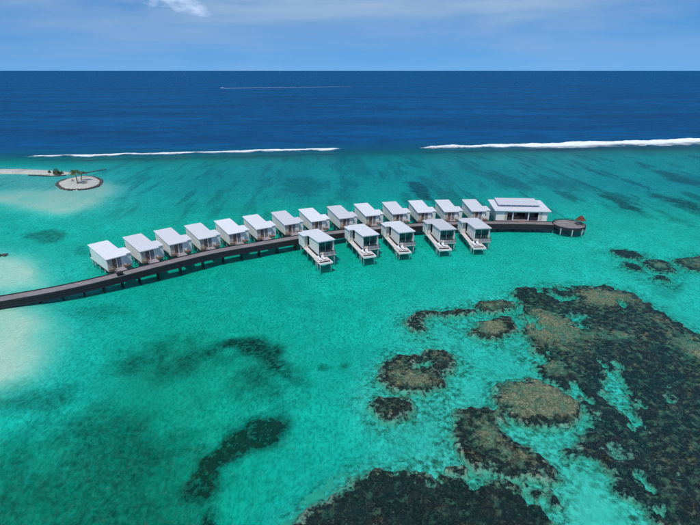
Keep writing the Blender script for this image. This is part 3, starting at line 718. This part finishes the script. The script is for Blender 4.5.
MB().slab([(1.02, -.8, 1.55), (1.5, -.7, 1.15), (1.5, .7, 1.15), (1.02, .8, 1.55)], .05).build('windscreen', glassd, t)
MB().box(-4.6, -4.15, -.3, .3, .5, 1.6).build('outboard_motor', glassd, t, bevel=.06)
tag(t, 'tiny white motor boat far out on the ocean heading left', 'boat')

#@@BUILT

white_wall = painted('white_cladding', (.80, .81, .76), .07, .6, 1.2, boards=(1, 1, 16))
beige_wall = painted('beige_render', (.46, .42, .35), .12, .7)
m = Mat('white_metal_roof'); v = m.obj(); n1 = m.noise(v, .6, 4, .6); n2 = m.noise(m.mapped(v, (7, .5, 1)), 1.0, 3, .6)
rnd = m.node('ShaderNodeObjectInfo').outputs['Random']
c_ = m.mix(m.rng(rnd, 0, 1), C(.56, .55, .57), C(.80, .80, .81)); c_ = m.mix(m.rng(n1, .35, .75, 0., .25), c_, C(.56, .55, .56)); c_ = m.mix(m.rng(n2, .5, .8, 0., .25), c_, C(.52, .50, .50))
m.principled(c_, .45, None, .4); roof_white = m.m
seam_grey = painted('roof_seam_grey', (.62, .62, .64), .1, .5)
trim_white = painted('white_trim', (.78, .78, .76), .08, .5)
concrete = painted('pale_concrete', (.50, .49, .46), .22, .8)
dark_pile = painted('dark_pile', (.035, .036, .036), .3, .8)  # pile tone darkened to stand in for the shade under the jetty
deck_wood = timber('grey_deck_boards', (.235, .205, .215), (.36, .32, .335), (14, 1.2, 14))
pale_deck = timber('bleached_deck_boards', (.50, .44, .41), (.66, .60, .57), (14, 1.2, 14))
brown_wood = timber('brown_timber', (.13, .09, .07), (.24, .17, .135))
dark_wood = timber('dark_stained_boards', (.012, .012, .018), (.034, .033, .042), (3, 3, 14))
dark_net = painted('dark_netting', (.012, .014, .02), .3, .8)
fabric = painted('white_fabric', (.72, .72, .72), .08, .8)
grey_door = painted('grey_panel', (.30, .29, .30), .12, .6)
m = Mat('window_glass'); v = m.obj(); n1 = m.noise(v, .9, 3)
m.principled(m.mix(m.rng(n1, .3, .7), C(.012, .045, .05), C(.04, .10, .10)), .06, m.bump(n1, .05, .02), .8); pane_mat = m.m

# ------------------------------------------------------------------ the water villa, x = across, y = outward from the jetty
RL, RW, WG, ZJ, ZS = 10.57, 2.12, 1.28, 3.95, 4.55
def zr(y): return ZJ + (ZS - ZJ) * y / RL
def make_villa():
    t = empty('water_villa')
    # roof: one L-shaped sloping sheet with standing seams and a fascia
    P = [(-RW, 0), (RW, 0), (RW, .62), (RW + WG, .62), (RW + WG, 4.3), (RW, 4.3), (RW, RL), (-RW, RL)]
    rf = MB().slab([(x, y, zr(y)) for x, y in P], .16).build('roof', roof_white, t)
    sm = MB(); x = -RW + .26
    while x < RW + WG - .1:
        y0, y1 = (.02, RL - .02) if x < RW - .02 else (.64, 4.28)
        sm.box(x - .022, x + .022, y0, y1, 0, 0); k = len(sm.v) - 8
        for i in range(8):
            a = sm.v[k + i]; sm.v[k + i] = (a[0], a[1], zr(a[1]) + (.045 if i > 3 else -.01))
        x += .42
    sm.build('roof_seams', seam_grey, rf)
    fl = MB().slab([(-1.94, .3, 1.32), (1.94, .3, 1.32), (3.24, .8, 1.32), (3.24, 4.25, 1.32), (1.94, 4.25, 1.32), (1.94, 9.95, 1.32), (-1.94, 9.95, 1.32)], .22)
    fl.build('floor', concrete, t)
    tp = lambda off: (lambda x, y: zr(y) - off)
    # side walls
    MB().box(-1.92, -1.78, .46, 10.2, 1.12, 0, top=tp(.155)).build('wall', white_wall, t)
    MB().box(1.78, 1.92, 4.55, 10.2, 1.12, 0, top=tp(.155)).build('wall', white_wall, t)
    MB().box(1.78, 1.92, .46, 3.1, 1.33, 0, top=tp(.155)).build('wall', white_wall, t)
    # bathroom block beside the entrance
    MB().box(3.08, 3.22, .92, 3.2, 1.12, 0, top=tp(.155)).build('wall', white_wall, t)
    MB().box(1.925, 3.22, .78, .918, 1.12, 0, top=tp(.155)).build('wall', white_wall, t)
    MB().box(1.925, 3.22, 3.202, 3.32, 1.12, 0, top=tp(.155)).build('wall', white_wall, t)
    MB().box(.75, .85, 3.0, 4.8, 1.33, 0, top=tp(.155)).build('timber_panel', brown_wood, t)
    MB().box(3.10, 3.19, 4.12, 4.22, 1.12, 0, top=tp(.155)).build('post', trim_white, t)
    # jetty end
    MB().box(-1.776, -.86, .46, .60, 1.12, 0, top=tp(.155)).build('wall', beige_wall, t)
    d = MB().box(-.855, -.02, .72, .79, 1.33, 3.45).build('door', brown_wood, t)
    MB().box(-.20, -.12, .64, .72, 2.2, 2.5).build('door_handle', trim_white, d)
    MB().box(-.855, -.02, .60, .74, 3.455, 0, top=tp(.155)).build('lintel', beige_wall, t)
    MB().box(-.015, .11, .40, .62, 1.12, 0, top=tp(.155)).build('post', trim_white, t)
    sc = MB(); x = .14
    while x < .95: sc.box(x, x + .07, .5, .56, 1.2, 0, top=tp(.16)); x += .105
    sc.build('slatted_screen', grey_door, t)
    MB().box(.115, .98, .60, .68, 1.12, 0, top=tp(.155)).build('wall', grey_door, t)
    MB().box(.985, 1.776, .46, .60, 1.12, 0, top=tp(.155)).build('wall', white_wall, t)
    # seaward glazing: four panes between mullions
    for k in range(4):
        xa = -1.70 + k * .86
        MB().box(xa, xa + .78, 9.52, 9.56, 1.48, 3.85).build('pane', pane_mat, t)
    for k in range(5):
        xa = -1.776 + k * .86; w = .07
        MB().box(xa, xa + w, 9.48, 9.60, 1.33, 4.05).build('mullion', trim_white if k in (0, 2, 4) else dark_wood, t)
    MB().box(-1.70, 1.70, 9.50, 9.58, 3.855, 0, top=tp(.155)).build('transom', trim_white, t)
    MB().box(-1.70, 1.70, 9.50, 9.58, 1.325, 1.475).build('sill', trim_white, t)
    cu = MB()
    for k in range(7): cu.box(-.10 + k * .05, -.055 + k * .05, 9.40 + .02 * (k % 2), 9.44 + .02 * (k % 2), 1.4, 3.9)
    cu.build('curtain', fabric, t)
    # balcony
    MB().box(-1.95, 1.1, 9.955, 11.3, 1.14, 1.30).build('balcony', pale_deck, t)
    r = MB().box(-1.95, 1.1, 11.24, 11.30, 2.15, 2.22).box(-1.95, -1.89, 10.2, 11.235, 2.15, 2.22)
    for x in (-1.92, -.9, .1, 1.07): r.box(x - .03, x + .03, 11.245, 11.295, 1.3, 2.15)
    rb = r.build('balcony_rail', dark_wood, t)
    MB().box(-1.86, 1.04, 11.26, 11.28, 1.38, 2.10).build('rail_panel', grey_door, rb)
    so = MB().box(-1.6, .4, 10.35, 10.9, 1.302, 1.65).box(-1.6, .4, 10.3, 10.42, 1.65, 2.0)
    so.build('built_in_bench', dark_wood, t, bevel=.03)
    # side walkway down to the sun deck
    MB().slab([(2.25, 3.34, 1.28), (3.3, 3.34, 1.28), (3.3, 11.0, .98), (2.25, 11.0, .98)], .2).build('walkway', pale_deck, t)
    MB().slab([(2.02, 3.4, 1.5), (2.1, 3.4, 1.5), (2.1, 11.2, 1.2), (2.02, 11.2, 1.2)], .35).build('walkway_edge', dark_wood, t)
    dk = MB().box(.25, 3.45, 11.02, 14.45, .74, .92).build('sun_deck', pale_deck, t)
    MB().box(.62, 3.12, 13.35, 14.05, .905, .93).build('hammock_net', dark_net, dk)
    MB().box(.26, 3.44, 14.455, 14.53, .58, .935).build('deck_edge', trim_white, dk)
    ld = MB().tube([(3.55, 13.2, -1.0), (3.55, 13.2, 1.5)], .03, 6).tube([(3.55, 13.7, -1.0), (3.55, 13.7, 1.5)], .03, 6)
    for k in range(7): ld.tube([(3.55, 13.2, -.6 + .28 * k), (3.55, 13.7, -.6 + .28 * k)], .02, 5)
    ld.build('ladder', trim_white, t)
    # stilts
    pile = MB().tube([(0, 0, -4.5), (0, 0, 0)], .14, 10).mesh('stilt', concrete, smooth_=False)
    for x in (-1.5, 1.5):
        for y in (.9, 3.9, 6.9, 9.6): link('stilt', pile, t, (x, y, 1.12))
    for x, y, z in ((.55, 11.5, .76), (3.15, 11.5, .76), (.55, 14.1, .76), (3.15, 14.1, .76), (2.8, 5.4, 1.0), (2.8, 8.4, .9), (2.9, 1.4, 1.12), (-1.6, 11.0, 1.15)): link('stilt', pile, t, (x, y, z))
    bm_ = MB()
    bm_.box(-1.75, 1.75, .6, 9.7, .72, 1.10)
    bm_.build('underfloor_shade_box', dark_pile, t)  # dark box added below the floor to deepen the shade under the villa
    # bridge to the jetty
    br = MB().box(-.95, 1.15, -2.6, .295, 1.30, 1.44).build('bridge', deck_wood, t)
    for x in (-.93, 1.13):
        rl = MB(); rl.box(x - .03, x + .03, -1.4, .28, 2.1, 2.17).box(x - .025, x + .025, -1.4, .28, 1.72, 1.78)
        for y in (-1.38, -.5, .24): rl.box(x - .035, x + .035, y - .035, y + .035, 1.44, 2.1)
        rl.build('bridge_rail', brown_wood, br)
    MB().box(-1.9, -.96, -.4, .29, 1.2, 1.75).build('planter', brown_wood, t, bevel=.03)
    MB().box(1.3, 2.6, -.1, .6, 1.2, 1.65).build('planter', brown_wood, t, bevel=.03)
    return t
ORD = ['first', 'second', 'third', 'fourth', 'fifth', 'sixth', 'seventh', 'eighth', 'ninth', 'tenth', 'eleventh', 'twelfth', 'thirteenth', 'fourteenth']
BACK = [(-48.76, 90.49, -45.3), (-43.64, 95.02, -42.2), (-38.75, 99.1, -38.6), (-33.13, 102.78, -35.8), (-27.14, 106.33, -33.2), (-21.16, 109.96, -30.4), (-14.65, 113.34, -27.6), (-8.04, 115.98, -24.3), (-.85, 118.5, -20.9),
        (6.17, 120.86, -17.2), (13.62, 122.5, -12.6), (20.67, 123.85, -8.0), (28.11, 124.5, -5.1), (35.81, 124.97, -2.8)]
FRONT = [(-9.85, 108.59, 154.1), (1.44, 112.85, 160.6), (10.9, 115.5, 165.2), (22.07, 117.56, 171.0), (31.54, 118.55, 175.4)]
proto = make_villa(); first = True
EXTRA_B = {0: 'leftmost', 13: 'beside the big pavilion'}
villas_front = []
for i, (x, y, a) in enumerate(BACK):
    o = proto if first else copy_tree(proto); first = False
    o.location = (x, y, 0); o.rotation_euler = (0, 0, -R(a))
    lab = 'leftmost white villa of the row beyond the jetty' if i == 0 else ('last white villa beyond the jetty, right beside the wide pavilion' if i == 13 else ORD[i] + ' white villa from the left in the row beyond the jetty')
    tag(o, lab, 'villa', 'white overwater villas along the jetty')
for i, (x, y, a) in enumerate(FRONT):
    o = copy_tree(proto); o.location = (x, y, 0); o.rotation_euler = (0, 0, -R(a)); villas_front.append((x, y, a))
    tag(o, ORD[i] + ' from the left of the five white villas standing before the jetty', 'villa', 'white overwater villas along the jetty')
# sun loungers on the five visible sun decks
def make_lounger():
    t = empty('sun_lounger')
    MB().box(-.3, .3, -.9, .3, .22, .30).build('seat', fabric, t, bevel=.02)
    MB().slab([(-.3, .31, .30), (.3, .31, .30), (.3, .85, .62), (-.3, .85, .62)], .07).build('backrest', fabric, t)
    for sx in (-.26, .26):
        for sy in (-.8, .25): MB().box(sx - .025, sx + .025, sy - .025, sy + .025, 0, .22).build('leg', weathered, t)
    return t
lp = make_lounger(); first = True
for i, (x, y, a) in enumerate(villas_front):
    U = (math.sin(R(a)), math.cos(R(a))); V = (U[1], -U[0])
    for k, vx in enumerate((2.55, 1.55)):
        o = lp if first else copy_tree(lp); first = False
        uy = 12.15
        o.location = (x + U[0] * uy + V[0] * vx, y + U[1] * uy + V[1] * vx, .925); o.rotation_euler = (0, 0, -R(a) + math.pi)
        tag(o, ('left' if k == 0 else 'right') + ' pale sun lounger on the sun deck of the ' + ORD[i] + ' villa before the jetty', 'lounger', 'loungers on the villa sun decks')

# ------------------------------------------------------------------ the jetty
CL = [(-120, 58), (-100, 63), (-82, 68.3), (-72, 72.2), (-63.6, 76.2), (-55.3, 80.7), (-48.2, 86.1), (-41.4, 92.1), (-31.6, 100.0), (-22, 105.4), (-11.6, 110.8), (0, 115.4), (11, 118.7), (22, 120.9), (34, 122.1), (45, 122.2), (56.2, 121.2)]
def catmull(P, n):
    out = []
    for i in range(len(P) - 1):
        p0, p1, p2, p3 = [Vector(P[min(max(k, 0), len(P) - 1)]) for k in (i - 1, i, i + 1, i + 2)]
        for k in range(n):
            t = k / n
            out.append(.5 * ((2 * p1) + (p2 - p0) * t + (2 * p0 - 5 * p1 + 4 * p2 - p3) * t * t + (3 * p1 - p0 - 3 * p2 + p3) * t ** 3))
    out.append(Vector(P[-1])); return out
line = catmull(CL, 10)
nrmL = []
for i in range(len(line)):
    d = (line[min(i + 1, len(line) - 1)] - line[max(i - 1, 0)]).normalized(); nrmL.append(Vector((-d.y, d.x)))
def strip(o0, o1, z0, z1, i0=0, i1=None):
    b = MB(); i1 = len(line) if i1 is None else i1
    for i in range(i0, i1):
        a = line[i] + nrmL[i] * o0; c = line[i] + nrmL[i] * o1
        b.v += [(a.x, a.y, z0), (c.x, c.y, z0), (c.x, c.y, z1), (a.x, a.y, z1)]
    n = i1 - i0
    for i in range(n - 1):
        for k in range(4): b.f.append((i * 4 + k, i * 4 + (k + 1) % 4, i * 4 + 4 + (k + 1) % 4, i * 4 + 4 + k))
    b.f += [(0, 1, 2, 3), tuple((n - 1) * 4 + k for k in (3, 2, 1, 0))]
    return b
jt = empty('jetty')
JW = 1.15
m = Mat('jetty_boards'); v = m.pos(); n1 = m.noise(v, 6, 4, .6); n2 = m.noise(v, .5, 4, .6); n3 = m.noise(v, 2.0, 3)
c_ = m.mix(m.rng(n1, .3, .7), C(.145, .125, .125), C(.25, .22, .22)); c_ = m.mix(m.rng(n2, .35, .65, 0., .6), c_, C(.31, .28, .28)); c_ = m.mix(m.rng(n3, .55, .75, 0., .5), c_, C(.11, .08, .07))
m.principled(c_, .75, m.bump(n1, .3, .02), .3); jboards = m.m
strip(-JW, JW, 1.36, 1.50).build('deck', jboards, jt)
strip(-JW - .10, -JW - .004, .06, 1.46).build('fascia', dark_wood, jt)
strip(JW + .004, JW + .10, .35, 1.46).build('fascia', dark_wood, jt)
strip(-JW - .13, -JW + .05, 1.505, 1.60).build('kerb', jboards, jt)
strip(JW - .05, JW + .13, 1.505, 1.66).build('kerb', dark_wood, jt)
strip(-JW - .16, -JW - .105, 1.12, 1.22).build('stringer', dark_pile, jt)
strip(-JW - .16, -JW - .105, .66, .76).build('stringer', dark_pile, jt)
strip(-.9, -.7, 1.05, 1.355).build('beam', dark_pile, jt); strip(.7, .9, 1.05, 1.355).build('beam', dark_pile, jt)
jp = MB().tube([(0, 0, -4.5), (0, 0, 1.1)], .16, 10).mesh('pile', dark_pile)
for i in range(2, len(line) - 3, 4):
    for o_ in (-.5, .6):
        p = line[i] + nrmL[i] * o_; link('pile', jp, jt, (p.x, p.y, 0))
# round end platform
ex, ey, er = 59.1, 120.5, 4.1
rp = MB().lathe([(0.01, 1.55), (er, 1.55), (er, 1.35), (0.01, 1.35)], ex, ey, 48).build('end_platform', jboards, jt)
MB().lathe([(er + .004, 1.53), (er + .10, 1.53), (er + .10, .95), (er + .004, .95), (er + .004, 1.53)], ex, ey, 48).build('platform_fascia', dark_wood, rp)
MB().lathe([(er - .12, 1.555), (er - .12, 1.68), (er + .12, 1.68), (er + .12, 1.535)], ex, ey, 48).build('platform_kerb', dark_wood, rp)
pp = MB().tube([(0, 0, -3.5), (0, 0, 1.34)], .16, 12).mesh('platform_pile', concrete)
for k in range(9):
    a = R(-100 + 40 * k); link('platform_pile', pp, rp, (ex + (er + .02) * math.cos(a), ey + (er + .02) * math.sin(a), 0))
rr = MB()
arc = [R(t) for t in range(20, 166, 6)]
rr.tube([(ex + er * math.cos(a), ey + er * math.sin(a), 2.0) for a in arc], .05, 6)
for a in arc[::3]: rr.tube([(ex + er * math.cos(a), ey + er * math.sin(a), 1.6), (ex + er * math.cos(a), ey + er * math.sin(a), 2.02)], .045, 6)
rr.build('platform_rail', dark_wood, rp)
tag(jt, 'long curved grey timber jetty with dark sides and round end platform', 'jetty')

# thatched parasol on the round platform
m = Mat('red_thatch'); v = m.obj(); n1 = m.noise(m.mapped(v, (9, 9, 1.6)), 1.5, 5, .7)
m.principled(m.mix(m.rng(n1, .3, .7), C(.07, .03, .02), C(.22, .09, .06)), .9, m.bump(n1, .9, .06), .1); thatch = m.m

def thatch_cone(r0, r1, z0, z1, n, seed):
    rg = random.Random(seed); b = MB(); prof = 5
    for i in range(prof):
        t = i / (prof - 1)
        for k in range(n):
            a = 2 * math.pi * k / n; r = (r1 + (r0 - r1) * (1 - t) ** .85) * (1 + (rg.uniform(-.10, .10) if i == 0 else rg.uniform(-.03, .03)))
            b.v.append((r * math.cos(a), r * math.sin(a), z0 + (z1 - z0) * t + (rg.uniform(-.12, .06) if i == 0 else 0)))
    for i in range(prof - 1):
        for k in range(n): b.f.append((i * n + k, i * n + (k + 1) % n, i * n + n + (k + 1) % n, i * n + n + k))
    b.f.append(tuple((prof - 1) * n + k for k in range(n)))
    return b
qx, qy = 62.0, 120.4
t = empty('thatched_parasol', (qx, qy, 1.55))
MB().tube([(0, 0, 0), (0, 0, 2.6)], .06, 8).build('pole', brown_wood, t)
MB().lathe([(0.01, 0), (.35, 0), (.35, .12), (.08, .16), (0.01, .16)], 0, 0, 16).build('base', concrete, t)
cn = thatch_cone(1.3, .3, 1.3, 2.15, 30, 4).build('canopy', thatch, t)
thatch_cone(.75, .06, 1.95, 2.55, 22, 5).build('canopy_cap', thatch, cn)
for k in range(3):
    a = 2.0 + k * 2.1; MB().tube([(0, 0, 1.4), (.95 * math.cos(a), .95 * math.sin(a), 1.3)], .03, 5).build('strut', brown_wood, t)
tag(t, 'red-brown thatched parasol at the end of the round jetty platform', 'parasol')
def stool(x, y, label):
    t = empty('wooden_stool', (x, y, 1.55)); MB().lathe([(.01, .45), (.28, .45), (.28, .38), (.01, .38)], 0, 0, 14).build('seat', brown_wood, t)
    for k in range(3):
        a = k * 2.09; MB().tube([(.2 * math.cos(a), .2 * math.sin(a), .38), (.26 * math.cos(a), .26 * math.sin(a), 0)], .025, 5).build('leg', brown_wood, t)
    tag(t, label, 'stool', 'stools under the parasol')
stool(61.0, 119.6, 'brown stool left of the thatched parasol pole'); stool(62.4, 119.2, 'brown stool in front of the thatched parasol pole')

# ------------------------------------------------------------------ wide pavilion at the end of the villa row
t = empty('pavilion', (47.3, 124.2, 0), R(-4))
W2 = 6.9; FZ = 1.62; EZ = 4.5
MB().box(-W2, W2, -.75, 9.0, 1.30, FZ).build('floor', deck_wood, t)
def lower_top(y): return EZ + .04 * (y + 1.0)
lr = MB().slab([(-W2 - .6, -1.0, lower_top(-1.0)), (W2 + .7, -1.0, lower_top(-1)), (W2 + .7, 9.3, lower_top(9.3)), (-W2 - .6, 9.3, lower_top(9.3))], .2).build('lower_roof', roof_white, t)
sm = MB(); x = -W2 - .3
while x < W2 + .6:
    sm.slab([(x - .025, -.98, lower_top(-.98) + .045), (x + .025, -.98, lower_top(-.98) + .045), (x + .025, 2.6, lower_top(2.6) + .045), (x - .025, 2.6, lower_top(2.6) + .045)], .06); x += .55
sm.build('roof_seams', seam_grey, lr)
ub = lower_top(2.4)
MB().box(-5.4, 5.1, 2.9, 8.4, ub - .1, ub + .58).build('clerestory_wall', trim_white, t)
m = Mat('clerestory_glass'); m.principled(C(.10, .20, .38), .08, None, .8)  # blue reflection put into the pane colour
for k in range(7): MB().box(-5.2 + k * 1.47, -3.85 + k * 1.47, 2.86, 2.898, ub + .08, ub + .54).build('clerestory_pane', m.m, t)
def up_top(y): return ub + .70 + .03 * (y - 2.4)
ur = MB().slab([(-6.0, 2.4, up_top(2.4)), (5.6, 2.4, up_top(2.4)), (5.6, 9.0, up_top(9.0)), (-5.7, 9.0, up_top(9.0))], .16).build('upper_roof', roof_white, t)
sm = MB(); x = -5.8
while x < 5.5:
    sm.slab([(x - .025, 2.42, up_top(2.42) + .045), (x + .025, 2.42, up_top(2.42) + .045), (x + .025, 8.98, up_top(8.98) + .045), (x - .025, 8.98, up_top(8.98) + .045)], .06); x += .55
sm.build('roof_seams', seam_grey, ur)
wt = lambda x, y: lower_top(y) - .195
MB().box(-W2, -W2 + .16, -.4, 8.9, 1.0, 0, top=wt).build('wall', white_wall, t)
MB().box(W2 - .16, W2, -.4, 8.9, 1.0, 0, top=wt).build('wall', white_wall, t)
MB().box(-W2 + .165, W2 - .165, 8.7, 8.86, 1.62, 0, top=wt).build('wall', white_wall, t)
MB().box(-W2 + .165, -3.9, -.4, -.24, 1.62, 0, top=wt).build('wall', white_wall, t)
MB().box(4.85, W2 - .165, -.4, -.24, 1.62, 0, top=wt).build('wall', white_wall, t)
MB().box(-4.55, -3.895, -.46, -.405, 1.63, 4.15).build('wall_panel', beige_wall, t)
MB().box(5.0, 5.5, -.46, -.405, 1.63, 4.15).build('wall_panel', beige_wall, t)
for x in (-2.35, 1.85, 4.6):
    MB().box(x - .13, x + .13, -.45, -.19, 1.62, 0, top=wt).build('column', trim_white, t)
MB().box(-3.89, 4.84, -.43, -.21, 3.9, 0, top=wt).build('header_beam', trim_white, t)
MB().box(-3.85, .0, 4.2, 4.35, 1.63, 3.7).build('partition', beige_wall, t)
MB().box(2.0, 4.7, 3.2, 3.35, 1.63, 3.7).build('partition', grey_door, t)
MB().box(-3.88, -2.5, -.38, -.2, 1.63, 2.45).build('low_wall', dark_wood, t)
MB().box(2.0, 4.45, -.38, -.2, 1.63, 2.5).build('low_wall', dark_wood, t)
MB().box(-2.2, -.2, .9, 1.5, 1.63, 2.35).build('counter', brown_wood, t, bevel=.03)
MB().slab([(-1.0, -1.6, 1.56), (.9, -1.6, 1.56), (.9, -.76, 1.61), (-1.0, -.76, 1.61)], .08).build('entrance_mat', timber('mat_weave', (.26, .13, .09), (.40, .22, .16)), t)
pm = MB().tube([(0, 0, -4.5), (0, 0, 1.3)], .18, 10).mesh('stilt', concrete)
for x in (-6.4, -2.2, 2.2, 6.4):
    for y in (-.3, 3.6, 5.9, 8.4): link('stilt', pm, t, (x, y, 0))
tag(t, 'wide white pavilion with raised roof at the right end of the villa row', 'pavilion')

# cart parked on the jetty by the first villa
cx_, cy_ = site(120.6, 275.5, 1.5)
t = empty('luggage_cart', (cx_, cy_ - .1, 1.51), R(38))
bk = painted('black_plastic', (.02, .02, .022), .2, .6)
MB().box(-.6, .55, -.38, .38, .28, .80).build('box_body', bk, t, bevel=.05)
MB().box(-.62, .57, -.40, .40, .81, .86).build('lid', bk, t, bevel=.02)
for sx in (-.38, .36):
    for sy in (-.36, .36): MB().tube([(sx, sy - .04, .16), (sx, sy + .04, .16)], .16, 14).build('wheel', bk, t)
MB().tube([(-.62, -.3, .6), (-.95, -.3, .98), (-.95, .3, .98), (-.62, .3, .6)], .025, 6).build('handle', weathered, t)
tag(t, 'small black cart parked on the jetty before the leftmost villa', 'cart')
